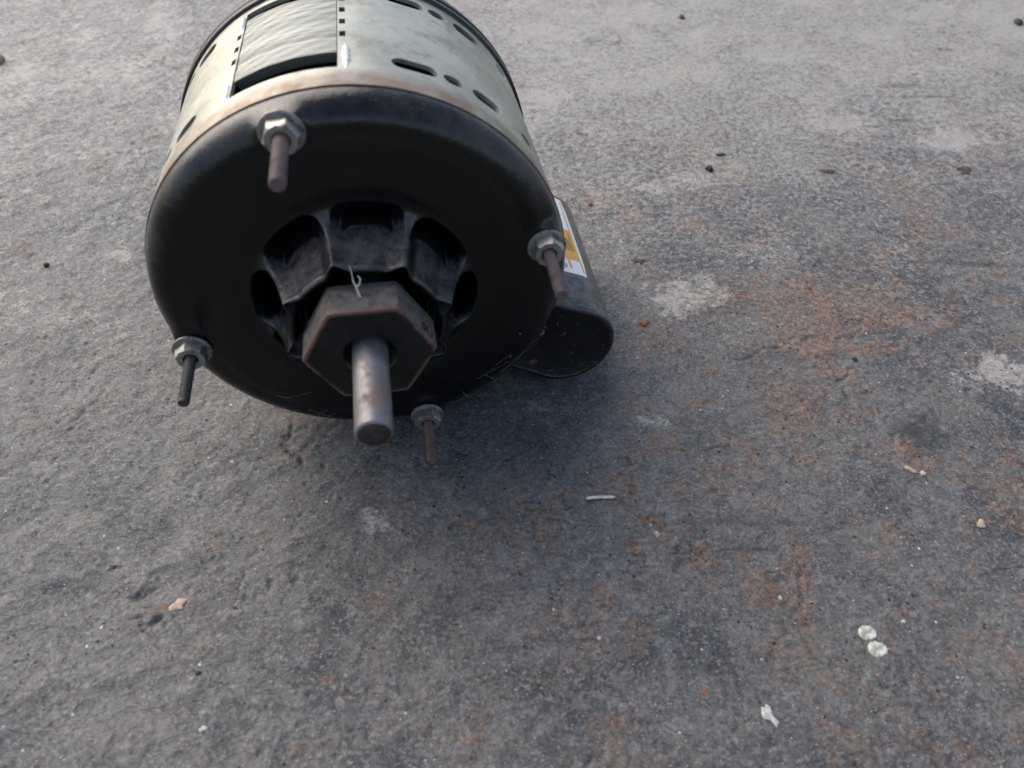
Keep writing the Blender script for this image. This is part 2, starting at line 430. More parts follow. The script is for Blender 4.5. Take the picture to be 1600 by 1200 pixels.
def ground_mat():
    k = NT("weathered slab")
    att = k.n("ShaderNodeAttribute"); att.attribute_name = "wear_and_sheen"
    sep = k.n("ShaderNodeSeparateColor"); k.link(att.outputs["Color"], sep.inputs[0])
    n1 = k.noise(28, 6, 0.62); n2 = k.noise(170, 6, 0.7); n3 = k.noise(800, 4, 0.75); n4 = k.noise(9, 4, 0.55); n5 = k.noise(430, 3, 0.7)
    c = k.mix(k.ramp(n1, 0.40, 0.60), (0.038, 0.042, 0.047), (0.108, 0.104, 0.097))
    c = k.mix(k.ramp(n4, 0.42, 0.6, 0, 0.6), c, (0.128, 0.115, 0.100))
    c = k.mix(k.ramp(n2, 0.48, 0.66, 0, 0.75), c, (0.170, 0.163, 0.158))
    c = k.mix(k.ramp(n2, 0.46, 0.32, 0, 0.8), c, (0.036, 0.037, 0.042))
    c = k.mix(k.ramp(n5, 0.52, 0.66, 0, 0.42), c, (0.205, 0.196, 0.188))
    c = k.mix(k.ramp(n5, 0.46, 0.34, 0, 0.5), c, (0.034, 0.034, 0.037))
    c = k.mix(k.ramp(n3, 0.53, 0.66, 0, 0.75), c, (0.24, 0.23, 0.22))
    c = k.mix(k.ramp(n3, 0.45, 0.33, 0, 0.8), c, (0.026, 0.026, 0.028))
    # rust, broken up into fine specks
    rn = k.math('ADD', k.math('MULTIPLY', k.noise(210, 6, 0.75), 0.6), k.math('MULTIPLY', n3, 0.4))
    rm = k.math('ADD', k.math('MULTIPLY', sep.outputs[0], 1.05), k.ramp(rn, 0.3, 0.7, -0.62, 0.62))
    rm = k.ramp(rm, 0.16, 0.95, 0, 0.80)
    rc = k.mix(k.ramp(n5, 0.38, 0.62), (0.095, 0.052, 0.034), (0.275, 0.158, 0.094))
    c = k.mix(k.math('MULTIPLY', rm, 0.80), c, rc)
    # pale lime-like blooms, dust and the painted sky sheen of the far ground
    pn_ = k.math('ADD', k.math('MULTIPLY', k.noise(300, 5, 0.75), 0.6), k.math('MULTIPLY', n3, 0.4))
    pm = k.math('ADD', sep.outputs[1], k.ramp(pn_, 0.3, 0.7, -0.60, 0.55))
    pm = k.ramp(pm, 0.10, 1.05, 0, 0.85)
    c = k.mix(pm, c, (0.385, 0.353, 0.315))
    dm = k.math('MULTIPLY', sep.outputs[2], k.ramp(n2, 0.35, 0.6, 0.3, 1.0))
    c = k.mix(dm, c, (0.022, 0.022, 0.024))
    # mineral specks
    vo = k.n("ShaderNodeTexVoronoi"); vo.inputs["Scale"].default_value = 330; k.link(k.tc, vo.inputs["Vector"])
    sc = k.n("ShaderNodeSeparateColor"); k.link(vo.outputs["Color"], sc.inputs[0])
    rsz = k.ramp(sc.outputs[1], 0.3, 1.0, 0.04, 0.17)
    sp = k.math('MULTIPLY', k.math('LESS_THAN', vo.outputs["Distance"], rsz), k.math('GREATER_THAN', sc.outputs[0], 0.90))
    c = k.mix(sp, c, (0.50, 0.47, 0.44))
    sp2 = k.math('MULTIPLY', k.math('LESS_THAN', vo.outputs["Distance"], 0.22), k.math('LESS_THAN', sc.outputs[0], 0.06))
    c = k.mix(sp2, c, (0.018, 0.018, 0.018))
    rg = k.ramp(n2, 0.3, 0.7, 0.42, 0.62)
    rg = k.math('ADD', rg, k.math('MULTIPLY', rm, 0.2))
    # thin flaking layers: a noise cut into steps
    mp = k.n("ShaderNodeMapping"); mp.inputs["Rotation"].default_value = (0, 0, -0.45); mp.inputs["Scale"].default_value = (0.6, 1.0, 1.0)
    k.link(k.tc, mp.inputs[0])
    fl = k.math('MULTIPLY', k.noise(85, 7, 0.62, 0.4, mp.outputs[0]), 11.0)
    fr = k.math('FRACT', fl); st_ = k.math('ADD', k.math('FLOOR', fl), k.ramp(fr, 0.80, 1.0))
    nb = k.bump(st_, 0.8, 0.00026)
    nb = k.bump(k.noise(520, 7, 0.78), 0.42, 0.0012, nb)
    nb = k.bump(n3, 0.45, 0.0005, nb)
    # hairline cracks in broken stretches
    cr = k.math('ABSOLUTE', k.math('SUBTRACT', k.noise(38, 6, 0.65, 0.6, mp.outputs[0]), 0.5))
    cl = k.math('MULTIPLY', k.ramp(cr, 0.0075, 0.0015), k.ramp(k.noise(22, 3, 0.6), 0.51, 0.58))
    c = k.mix(k.math('MULTIPLY', cl, 0.85), c, (0.022, 0.019, 0.017))
    nb = k.bump(cl, -0.8, 0.0005, nb)
    return k.out(c, rg, None, nb)
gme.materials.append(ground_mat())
ground = bpy.data.objects.new("ground", gme)
C.objects.link(ground)
tag(ground, kind="structure")
def gz(x, y):
    return float(height(np.array([[x]]), np.array([[y]]))[0, 0])

# ------------------------------------------------------------------ the motor
motor = bpy.data.objects.new("electric_motor", None)
motor.empty_display_size = 0.05
C.objects.link(motor)
tag(motor, "old electric motor lying on the slab with silver shell and black end bells", "motor")

# --- shell: sheet with punched slots, unrolled, triangulated and rolled up
TH0 = rad(-90)
def U(deg): return ((rad(deg) - TH0) % (2 * math.pi)) * R
def slot(a0, a1, y, hw):
    u0, u1 = U(a1), U(a0)
    if u0 > u1: u0, u1 = u1, u0
    r = hw; pts = []
    for k in range(9):
        t = rad(90 + 180 * k / 8); pts.append((u0 + r + r * math.cos(t), y + r * math.sin(t)))
    for k in range(9):
        t = rad(-90 + 180 * k / 8); pts.append((u1 - r + r * math.cos(t), y + r * math.sin(t)))
    return pts
def rect(a0, a1, y0, y1, n=10, m=6):
    u0, u1 = sorted((U(a0), U(a1)))
    P = [(u0 + (u1 - u0) * k / n, y0) for k in range(n)] + [(u1, y0 + (y1 - y0) * k / m) for k in range(m)]
    P += [(u1 - (u1 - u0) * k / n, y1) for k in range(n)] + [(u0, y1 - (y1 - y0) * k / m) for k in range(m)]
    return P
holes = []
for y in (0.0178, 0.0700):
    hw = 0.0034
    for (a0, a1) in ((65, 77), (45, 55), (14, 24), (129.5, 138.5), (150, 160), (170, 180), (200, 210), (232, 242), (300, 310), (335, 345)):
        holes.append(slot(a0, a1, y, hw))
    for a in (60.7, 33.5, 144.0, 165.0, 190.0, 221.0, 320.0, 5.0):
        holes.append(slot(a - 2.8, a + 2.8, y, 0.0028))
SH_LEN = 0.0785
holes.append(rect(89.9, 117.6, 0.0118, 0.0745))
for y in (0.0335, 0.0432, 0.0530, 0.0628):
    holes.append(rect(87.85, 89.45, y, y + 0.0040, 2, 2))
for y in (0.0360, 0.0455, 0.0550):
    holes.append(rect(118.0, 119.5, y, y + 0.0040, 2, 2))
W = 2 * math.pi * R
RS = 0.0688
def RY(y): return 0.0698 - 0.0018 * max(0.0, y) / 0.0785      # the shell narrows a little to the rear
pts = []; edges = []
nu = 120
ring_y = [0.0005, 0.0105, 0.026, 0.040, 0.052, 0.064, 0.0765, SH_LEN]
def inside(p, poly):
    c = False; n = len(poly); j = n - 1
    for i in range(n):
        if (poly[i][1] > p[1]) != (poly[j][1] > p[1]) and p[0] < (poly[j][0] - poly[i][0]) * (p[1] - poly[i][1]) / (poly[j][1] - poly[i][1]) + poly[i][0]:
            c = not c
        j = i
    return c
boxes = [(min(p[0] for p in h), max(p[0] for p in h), min(p[1] for p in h), max(p[1] for p in h)) for h in holes]
def in_hole(p, grow=0.0):
    for h, b in zip(holes, boxes):
        if b[0] - grow < p[0] < b[1] + grow and b[2] - grow < p[1] < b[3] + grow:
            if grow or inside(p, h): return True
    return False
for y in ring_y:
    for k in range(nu + 1):
        p = (W * k / nu, y)
        if y in (ring_y[0], ring_y[-1]) or not in_hole(p, 0.0006): pts.append(p)
for h in holes:
    s = len(pts); pts += h
    edges += [(s + i, s + (i + 1) % len(h)) for i in range(len(h))]
res = delaunay_2d_cdt([Vector(p) for p in pts], edges, [], 0, 1e-7)
v2 = [(p.x, p.y) for p in res[0]]
tris = []
for f in res[2]:
    cx = sum(v2[i][0] for i in f) / len(f); cy = sum(v2[i][1] for i in f) / len(f)
    if not in_hole((cx, cy)): tris.append(tuple(f))
ta = 2 * math.pi / W
dent = lambda u, y: 0.00025 * float(pn(np.array([u]), np.array([y]), 0.03, 90)[0])
def roll(p, r):
    a = TH0 + p[0] * ta
    return (r * math.cos(a), p[1], R + r * math.sin(a))
nV = len(v2); T = 0.0014
SV = [roll(p, RY(p[1])) for p in v2] + [roll(p, RY(p[1]) - T) for p in v2]
SF = [t for t in tris] + [tuple(i + nV for i in reversed(t)) for t in tris]
cnt = {}
for t in tris:
    for a, b in zip(t, t[1:] + t[:1]):
        cnt[(a, b)] = 1
for (a, b) in list(cnt):
    if (b, a) not in cnt:
        if (abs(v2[a][0]) < 1e-6 and abs(v2[b][0]) < 1e-6) or (abs(v2[a][0] - W) < 1e-6 and abs(v2[b][0] - W) < 1e-6): continue
        k = len(SV); SV += [SV[a], SV[b], SV[b + nV], SV[a + nV]]
        SF.append((k, k + 1, k + 2, k + 3))
me = bpy.data.meshes.new("shell"); me.from_pydata(SV, [], SF)
me.polygons.foreach_set("use_smooth", [True] * len(me.polygons))
nors = []
for i, v in enumerate(SV):
    if i < 2 * nV:
        s = 1 if i < nV else -1
        nl_ = math.hypot(v[0], v[2] - R); nors.append((s * v[0] / nl_, 0.0, s * (v[2] - R) / nl_))
    else: nors.append((0, 0, 0))
me.update()
me.materials.append(M_shell)
# outward orientation
bm = bmesh.new(); bm.from_mesh(me); bm.normal_update()
for f in bm.faces:
    c = f.calc_center_median(); rr = math.hypot(c.x, c.z - R)
    if f.index < len(tris):
        if f.normal.x * c.x + f.normal.z * (c.z - R) < 0: f.normal_flip()
    elif f.index < 2 * len(tris):
        if f.normal.x * c.x + f.normal.z * (c.z - R) > 0: f.normal_flip()
bm.to_mesh(me); bm.free()
me.normals_split_custom_set_from_vertices(nors)
shell = bpy.data.objects.new("shell", me); C.objects.link(shell); shell.parent = motor

# window lips, bent edges of the sheet with their glint painted pale
def lip(a, y0, y1):
    n = 18; pts = []
    for k in range(n + 1):
        y = y0 + (y1 - y0) * k / n
        aa = rad(a + 0.12 * math.sin(k * 1.9)); rr = RY(y) - 0.0002
        pts.append((rr * math.cos(aa), y, R + rr * math.sin(aa)))
    return tube(pts, 0.0012, 10, [max(0.25, min(1.0, min(k, n - k) / 5 + 0.1 * math.sin(k * 2.3 + a))) for k in range(n + 1)])
for (la, y0, y1) in ((118.9, 0.0103, 0.0245), (118.7, 0.0610, 0.0755), (87.9, 0.0103, 0.0290)):
    V, F = lip(la, y0, y1); obj("window_lip", V, F, M_lip, shell)

# stator core, seen through the window
prof = [(0.045, 0.0232), (RS - 0.0017, 0.0232)]
n_lam = 44
for k in range(n_lam):
    y0 = 0.0234 + k * 0.00098
    prof += [(RS - 0.00155, y0), (RS - 0.00155, y0 + 0.0007), (RS - 0.00178, y0 + 0.00075), (RS - 0.00178, y0 + 0.00095)]
prof += [(RS - 0.0017, prof[-1][1] + 0.0002), (0.045, prof[-1][1] + 0.0002)]
V, F = lathe(prof, 120, axis_z=R)
# the raised laminated block filling the window
core = obj("stator_core", V, F, M_dark, motor, sharp=40)  # core body painted dark to stand in for shade behind the slots
V, F = [], []
na, nl = 30, 46
y0c, y1c = 0.0226, 0.0690
for j in range(nl + 1):
    for kk in range(4):
        y = y0c + (y1c - y0c) * (j + (0, .68, .74, .94)[kk]) / (nl + 1)
        dr = 0.0 if kk < 2 else -0.00016
        off = 0.00012 * math.sin(j * 12.9898) * 0.8
        for i in range(na + 1):
            a = rad(90.15 + (117.3 - 90.15) * i / na)
            r = RY(y) - 0.0003 + dr + off + 0.00005 * math.sin(i * .7 + j)
            V.append((r * math.cos(a), y, R + r * math.sin(a)))
rows = (nl + 1) * 4
for j in range(rows - 1):
    for i in range(na):
        a = j * (na + 1) + i; F.append((a, a + 1, a + na + 2, a + na + 1))
base = len(V)
edge_ids = [i for i in range(na + 1)] + [j * (na + 1) + na for j in range(1, rows)] + [(rows - 1) * (na + 1) + i for i in range(na - 1, -1, -1)] + [j * (na + 1) for j in range(rows - 2, 0, -1)]
for e in edge_ids:
    x, y, z = V[e]; rr = math.hypot(x, z - R); s = (R - 0.004) / rr
    V.append((x * s, y, R + (z - R) * s))
for i in range(len(edge_ids)):
    i2 = (i + 1) % len(edge_ids); F.append((edge_ids[i], edge_ids[i2], base + i2, base + i))
obj("lamination_block", V, F, M_core, core, sharp=50)
# end winding under the front gap
V, F = [], []
nt = 90
for k in range(nt):
    a = 2 * math.pi * k / nt
    for j in range(14):
        b = 2 * math.pi * j / 14
        rr = 0.0515 + (0.008 + 0.0006 * math.sin(k * 2.1 + j)) * math.cos(b); y = 0.0150 + 0.0075 * math.sin(b) + 0.0006 * math.sin(k * 3.7)
        V.append((rr * math.cos(a), y, R + rr * math.sin(a)))
for k in range(nt):
    for j in range(14):
        k2, j2 = (k + 1) % nt, (j + 1) % 14
        F.append((k * 14 + j, k2 * 14 + j, k2 * 14 + j2, k * 14 + j2))
obj("end_winding", V, F, M_copper, core)

# --- front end bell: polar surface with bolt bosses, ribs and vent openings
BOLTS = [(0.0641, 104.6, 0.0255), (0.0625, 14.82, 0.0245), (0.0651, -75.43, 0.0228), (0.0632, -165.2, 0.0240)]
RIB0 = 106.0
r_in, r_hole = 0.0275, 0.0378
NA = 480
ribs = [RIB0 - 45 * k for k in range(8)]
def rc_of(a):          # octagonal collar radius with little rib noses
    d = ((a - RIB0 + 22.5) % 45) - 22.5
    oct_ = r_in * math.cos(rad(22.5)) / math.cos(rad(22.5 - abs(d)))
    flat = r_in * math.cos(rad(22.5)) / math.cos(rad(22.5)) 
    return oct_ - 0.0006 + 0.0013 * math.exp(-(d / 5.5) ** 2) - 0.0005 * math.exp(-((abs(d) - 10) / 4) ** 2)
Y_RIM = -0.0250
def y_face(r):
    if r >= 0.0610:
        t = min(1.0, max(0.0, (r - 0.0610) / (0.0694 - 0.0610)))
        return -0.0084 * math.sqrt(max(0.0, 1 - t * t))
    return -0.0084 - 0.0006 * float(sstep(0.0610, 0.0560, r)) + 0.0006 * float(sstep(0.0440, 0.0380, r))
def surf(a, s):
    """s 0..1 from the collar rim to the vent circle"""
    rc = rc_of(a)
    r = rc + (r_hole - rc) * s
    d = abs(((a - RIB0 + 22.5) % 45) - 22.5)
    ye = y_face(r_hole)
    y_r = ye + (Y_RIM - ye) * (1 - s) ** 2.3
    # hub wall going straight back into the opening
    if s < 0.26: y_h = Y_RIM + 0.0125 * (s / 0.26) ** 0.7
    elif s < 0.36: y_h = Y_RIM + 0.0125 + ((s - 0.26) / 0.10) * 0.024
    elif s < 0.70: y_h = 0.0115 + 0.004 * math.sin(math.pi * (s - 0.36) / 0.34)
    else:
        t = min(1.0, (s - 0.70) / 0.30)
        y_h = 0.0115 + (ye - 0.0115) * (1 - (1 - t) ** 2.6)
    arc = rad(d) * r
    half = 0.0007 + 0.0042 * s ** 2.6
    cw = float(sstep(-0.1, 0.35, s))
    w = float(sstep(half - 0.0004, half + 0.0034 + 0.0042 * max(0.0, 1 - s / 0.55), arc))
    lim = rad(22.5) * r
    return r, y_r + (y_h - y_r) * w
s_list = [0, .02, .05, .08, .12, .16, .2, .24, .28, .33, .38, .44, .5, .56, .62, .68, .74, .79, .83, .86, .89, .91, .93, .95, .97, .985, 1.0]
r_list = list(np.linspace(r_hole + 0.0007, 0.0610, 28)) + [0.0610 + (0.0694 - 0.0610) * math.sin(rad(t)) for t in np.linspace(4, 90, 22)]
V, F = [], []
rows = 0
def add_row(fn):
    global rows
    for k in range(NA):
        a = 360.0 * k / NA
        r, y = fn(a)
        V.append((r * math.cos(rad(a)), y, R + r * math.sin(rad(a))))
    rows += 1
def bossed(a, r, y):
    x, z = r * math.cos(rad(a)), r * math.sin(rad(a))
    for (rb, ab, L) in BOLTS:
        bx, bz = rb * math.cos(rad(ab)), rb * math.sin(rad(ab))
        d = math.hypot(x - bx, z - bz)
        w = float(sstep(0.0095, 0.0050, d)) * float(sstep(0.0695, 0.0664, r))
        y = y + (-0.0092 - y) * w if y > -0.0092 else y + (-0.0092 - y) * w
    return y
add_row(lambda a: (0.0195, -0.0165))
def in_off(a):                            # the pocket is scooped outwards behind each rib
    d = ((a - RIB0 + 22.5) % 45) - 22.5
    return 0.0016 - 0.0009 * math.exp(-(d / 6.0) ** 2)
add_row(lambda a: (rc_of(a) - in_off(a) - 0.0010, -0.0170))
add_row(lambda a: (rc_of(a) - in_off(a) - 0.0004, Y_RIM + 0.0012))
add_row(lambda a: (rc_of(a) - in_off(a), Y_RIM + 0.0003))
add_row(lambda a: (rc_of(a) - in_off(a) * 0.5, Y_RIM - 0.0002))
for s in s_list: add_row(lambda a, s=s: surf(a, s))
for r in r_list: add_row(lambda a, r=r: (r, bossed(a, r, y_face(r))))
add_row(lambda a: (0.0689, 0.0006)); add_row(lambda a: (0.0680, 0.0020)); add_row(lambda a: (0.0672, 0.0095))
for j in range(rows - 1):
    for k in range(NA):
        k2 = (k + 1) % NA
        F.append((j * NA + k, j * NA + k2, (j + 1) * NA + k2, (j + 1) * NA + k))
bell = obj("front_end_bell", V, F, M_cap, motor)
bell.data.materials.append(M_hub); bell.data.materials.append(M_dark)
for f in bell.data.polygons:
    if f.index // NA < 5 + len(s_list) - 5: f.material_index = 1
    cy_ = f.center.y
    if 5 <= f.index // NA < 5 + len(s_list) - 3 and cy_ > -0.0070: f.material_index = 2  # deep vent walls painted dark to imitate recess shade
# dark backing inside the vents
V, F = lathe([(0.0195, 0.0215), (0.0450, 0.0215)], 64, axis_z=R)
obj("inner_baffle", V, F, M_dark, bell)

# --- hexagon bearing boss
def hexa(rc, y0, y1, hole, ph, ch=0.0007):
    V, F = [], []
    rings = [(0.0125, y0), (0.0125, y1 + 0.0140), (rc - 0.001, y1 + 0.0134), (rc, y1 + 0.0126), (rc, y1 + ch * 2.6), (rc, y1 + ch), (rc - ch * 0.25, y1 + ch * 0.35), (rc - ch, y1), (rc - ch * 2.6, y1)]
    eds = [0, 0, 0, 0, 0, 0.8, 1, 1, 0]
    per = 10
    ed = []
    for ri, (r, y) in enumerate(rings):
        for k in range(6):
            for j in range(per):
                a0 = rad(60 * k + ph); a1 = rad(60 * (k + 1) + ph); t = j / per
                # slightly rounded corners
                tt = t
                x = r * ((1 - tt) * math.cos(a0) + tt * math.cos(a1)); z = r * ((1 - tt) * math.sin(a0) + tt * math.sin(a1))
                q = 0.985 if j == 0 else 1.0
                V.append((x * q, y, R + z * q))
                ed.append(eds[ri])
    n = 6 * per
    for j, (r, y) in enumerate([(hole + 0.0006, y1), (hole, y1 + 0.0006), (hole, y1 + 0.0075), (0.004, y1 + 0.0075)]):
        for k in range(n):
            a = rad(ph) + 2 * math.pi * k / n
            V.append((r * math.cos(a), y, R + r * math.sin(a))); ed.append(0.0)
    for j in range(len(rings) + 3):
        for k in range(n):
            k2 = (k + 1) % n
            F.append((j * n + k, j * n + k2, (j + 1) * n + k2, (j + 1) * n + k))
    return V, F, ed
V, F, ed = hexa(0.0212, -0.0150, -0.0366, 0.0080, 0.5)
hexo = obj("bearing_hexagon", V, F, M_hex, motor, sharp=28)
at = hexo.data.attributes.new("edge", 'FLOAT', 'POINT')
at.data.foreach_set("value", ed)
# two stamped characters on the right upper flat
fc = bpy.data.curves.new("stamped_mark", 'FONT'); fc.body = "0U"; fc.size = 0.0052; fc.extrude = 0.00008; fc.align_x = 'CENTER'; fc.align_y = 'CENTER'
tmp = bpy.data.objects.new("stamped_mark", fc); C.objects.link(tmp)
bpy.context.view_layer.update()
sm = bpy.data.meshes.new_from_object(tmp.evaluated_get(bpy.context.evaluated_depsgraph_get()))
bpy.data.objects.remove(tmp)
mk = bpy.data.objects.new("stamped_mark", sm); C.objects.link(mk); mk.parent = hexo
sm.materials.clear(); sm.materials.append(M_dark)
am = rad(30.5); nrm = Vector((math.cos(am), 0, math.sin(am))); ex = Vector((math.sin(am), 0, -math.cos(am))); ey = Vector((0, 1, 0))
pos = Vector((0, -0.0330, R)) + nrm * (0.0212 * math.cos(rad(30)) + 0.00004) + ex * 0.0052
mk.matrix_local = Matrix(((ex.x, ey.x, nrm.x, pos.x), (ex.y, ey.y, nrm.y, pos.y), (ex.z, ey.z, nrm.z, pos.z), (0, 0, 0, 1)))

# --- shaft
rs = 0.0056
V, F = lathe([(rs, 0.0), (rs, -0.0680), (rs - 0.0003, -0.0685), (rs - 0.0009, -0.0688), (0.0005, -0.0689)], 40, cap_end=True, axis_z=R)
shaft = obj("shaft", V, F, M_shaft, motor, sharp=50)
V, F = lathe([(rs - 0.0008, -0.0686), (rs - 0.0008, -0.06895), (0.0002, -0.0690)], 40, cap_end=True, axis_z=R)
obj("shaft_end_face", V, F, M_rend, shaft)

# --- through bolts with nut and washer
def helix_rod(r, y0, y1, pitch=0.00105):
    prof = []; y = y0
    while y > y1 + 0.0008:
        prof += [(r * 0.84, y), (r, y - pitch * 0.4), (r, y - pitch * 0.62)]
        y -= pitch
    prof += [(r * 0.95, y1 + 0.0003), (r * 0.84, y1)]
    return lathe(prof, 18, cap_end=True)
for i, (rb, ab, L) in enumerate(BOLTS):
    bx, bz = rb * math.cos(rad(ab)), R + rb * math.sin(rad(ab))
    V, F = helix_rod((0.0023, 0.0021, 0.0019, 0.0019)[i], 0.004, -0.0103 - L)
    bo = obj("through_bolt", V, F, (M_bolt, M_bolt, M_bolt_red, M_bolt_dark)[i], motor, loc=(bx, 0, bz), sharp=35)
    if i == 3: bo["label"] = "blackened bolt, darker than the others"
    if i == 2: bo["label"] = "thin rusty red bolt at the bottom"
    V, F = lathe([(0.0024, -0.0093), (0.0062, -0.0093), (0.0065, -0.0096), (0.0065, -0.0102), (0.0062, -0.0104), (0.0024, -0.0104)], 32)
    obj("washer", V, F, M_washer, bo, sharp=40)
    ph = random.uniform(0, 60) if i else 8
    rn = 0.0053
    Vn, Fn = [], []
    rings = [(rn, -0.0104), (rn, -0.0138), (rn * 0.87, -0.0145)]
    for (r, y) in rings:
        for k in range(6):
            for t in (0.0, 0.5):
                a0, a1 = rad(60 * k + ph), rad(60 * k + 60 + ph)
                x = r * ((1 - t) * math.cos(a0) + t * math.cos(a1)); z = r * ((1 - t) * math.sin(a0) + t * math.sin(a1))
                if y < -0.014:
                    aa = rad(60 * k + ph + 60 * t); x, z = r * math.cos(aa), r * math.sin(aa)
                Vn.append((x, y, z))
    for (r, y) in ((0.0027, -0.0145), (0.0023, -0.0140)):
        for k in range(12):
            aa = rad(30 * k + ph); Vn.append((r * math.cos(aa), y, r * math.sin(aa)))
    for j in range(4):
        for k in range(12):
            k2 = (k + 1) % 12; Fn.append((j * 12 + k, j * 12 + k2, (j + 1) * 12 + k2, (j + 1) * 12 + k))
    obj("nut", Vn, Fn, M_nut, bo, sharp=25)

# --- rear end bell
prof = [(0.0655, 0.0787), (0.0687, 0.0787), (0.0692, 0.0792), (0.0692, 0.0812), (0.0681, 0.0819), (0.0681, 0.0829), (0.0692, 0.0836), (0.0692, 0.0860),
        (0.0682, 0.0872)] + [(0.0681 - 0.022 * (1 - math.cos(rad(t))), 0.088 + 0.024 * math.sin(rad(t))) for t in range(10, 91, 10)] + [(0.030, 0.1145), (0.012, 0.116)]
V, F = lathe(prof, 120, cap_end=True, axis_z=R)
obj("rear_end_bell", V, F, M_rear, motor, sharp=60)

# --- capacitor cover on the lower right side
CX, CZ, CR = 0.0755, 0.0213, 0.0203
def d2(a): return (math.cos(rad(a)), math.sin(rad(a)))
prof = []
P_top = (0.0640, 0.0477)
P_tan = (CX + CR * d2(67)[0], CZ + CR * d2(67)[1])
for k in range(7):
    t = k / 7; prof.append((P_top[0] + (P_tan[0] - P_top[0]) * t, P_top[1] + (P_tan[1] - P_top[1]) * t))
for k in range(25): a = 67 - 180 * k / 24; prof.append((CX + CR * d2(a)[0], CZ + CR * d2(a)[1]))
P_bot = (0.0440, 0.0160)
pe = prof[-1]
for k in range(1, 7):
    t = k / 6; prof.append((pe[0] + (P_bot[0] - pe[0]) * t, pe[1] + (P_bot[1] - pe[1]) * t))
cen = np.mean(np.array(prof), 0)
def ring(scale_in, y):
    out = []
    for i, p in enumerate(prof):
        a = prof[max(i - 1, 0)]; b = prof[min(i + 1, len(prof) - 1)]
        tx, tz = b[0] - a[0], b[1] - a[1]; L = math.hypot(tx, tz)
        nxn, nzn = -tz / L, tx / L
        if nxn * (p[0] - cen[0]) + nzn * (p[1] - cen[1]) < 0: nxn, nzn = -nxn, -nzn
        out.append((p[0] - nxn * scale_in, y, p[1] - nzn * scale_in))
    return out
rings = [(0.0022, 0.0068), (0.0010, 0.0070), (0.0003, 0.0075), (0.0, 0.0084), (0.0, 0.04), (0.0, 0.088), (0.0006, 0.0895), (0.0020, 0.0903)]
V = []; F = []
for s, y in rings: V += ring(s, y)
n = len(prof)
for j in range(len(rings) - 1):
    for k in range(n - 1):
        F.append((j * n + k, j * n + k + 1, (j + 1) * n + k + 1, (j + 1) * n + k))
F.append(tuple((len(rings) - 1) * n + k for k in range(n)))
cover = obj("capacitor_cover", V, F, M_cover, motor, sharp=75)
V = ring(0.0022, 0.0068) + ring(0.0030, 0.0072) ; F = []
for k in range(n - 1): F.append((k, k + 1, n + k + 1, n + k))
F.append(tuple(n + k for k in range(n)))
obj("end_plate", V, F, M_cover, cover, sharp=60)

# sticker on the cover
def stick_mat(name, col):
    k = NT(name)
    d = k.ramp(k.noise(700, 4, .7), 0.6, 0.72, 0, 0.5)
    return k.out(k.mix(d, col, (0.25, 0.2, 0.15)), 0.35)
M_white = stick_mat("white sticker film", (0.78, 0.78, 0.76))
M_orange = stick_mat("orange sticker print", (0.75, 0.36, 0.03))
M_ink = NT("dark sticker ink").out((0.05, 0.04, 0.03), 0.5)
M_grey = stick_mat("grey sticker print", (0.36, 0.36, 0.34))
# arc-length along the profile from the nose side (angle 50 deg) upwards
A0 = 51.0
def cover_pt(s, off):
    arc = CR * rad(67 - A0)
    if s <= arc:
        a = A0 + math.degrees(s / CR); dx, dz = d2(a); return (CX + (CR + off) * dx, CZ + (CR + off) * dz)
    dx, dz = P_top[0] - P_tan[0], P_top[1] - P_tan[1]; L = math.hypot(dx, dz); dx /= L; dz /= L
    nxn, nzn = d2(67)
    return (P_tan[0] + dx * (s - arc) + nxn * off, P_tan[1] + dz * (s - arc) + nzn * off)
def patch(name, s0, s1, y0, y1, off, m, parent, thick=0.00012, round_=0.0):
    ns = max(2, int((s1 - s0) / 0.001)); nyy = 6
    V, F = [], []
    for j in range(nyy + 1):
        for i in range(ns + 1):
            ss = s0 + (s1 - s0) * i / ns; yy = y0 + (y1 - y0) * j / nyy
            if round_:
                if j == 0 and i in (0, ns): yy += round_ * 0.5; ss += round_ * 0.5 * (1 if i == 0 else -1)
                if j == nyy and i in (0, ns): yy -= round_ * 0.5; ss += round_ * 0.5 * (1 if i == 0 else -1)
            x, z = cover_pt(ss, off); V.append((x, yy, z))
    for j in range(nyy):
        for i in range(ns):
            a = j * (ns + 1) + i; F.append((a, a + 1, a + ns + 2, a + ns + 1))
    nb = len(V)
    o_in = off - thick
    rim = [i for i in range(ns + 1)] + [j * (ns + 1) + ns for j in range(1, nyy + 1)] + [nyy * (ns + 1) + i for i in range(ns - 1, -1, -1)] + [j * (ns + 1) for j in range(nyy - 1, 0, -1)]
    for e in rim:
        x, y, z = V[e]; V.append((x - thick * d2(60)[0], y, z - thick * d2(60)[1]))
    for i in range(len(rim)):
        i2 = (i + 1) % len(rim); F.append((rim[i], rim[i2], nb + i2, nb + i))
    return obj(name, V, F, m, parent, sharp=40)
st = patch("sticker", 0.0, 0.0215, 0.0290, 0.0850, 0.00018, M_white, cover, 0.00016, 0.0018)
patch("orange_panel", 0.0016, 0.0090, 0.0385, 0.0605, 0.00026, M_orange, st, 0.00004)
patch("orange_rule", 0.0014, 0.0022, 0.0310, 0.0385, 0.00026, M_orange, st, 0.00004)
patch("orange_rule", 0.0016, 0.0024, 0.0605, 0.0830, 0.00026, M_orange, st, 0.00004)
patch("orange_rule", 0.0072, 0.0084, 0.0325, 0.0385, 0.00026, M_orange, st, 0.00004)
patch("grey_block", 0.0095, 0.0130, 0.0320, 0.0350, 0.00026, M_grey, st, 0.00004)
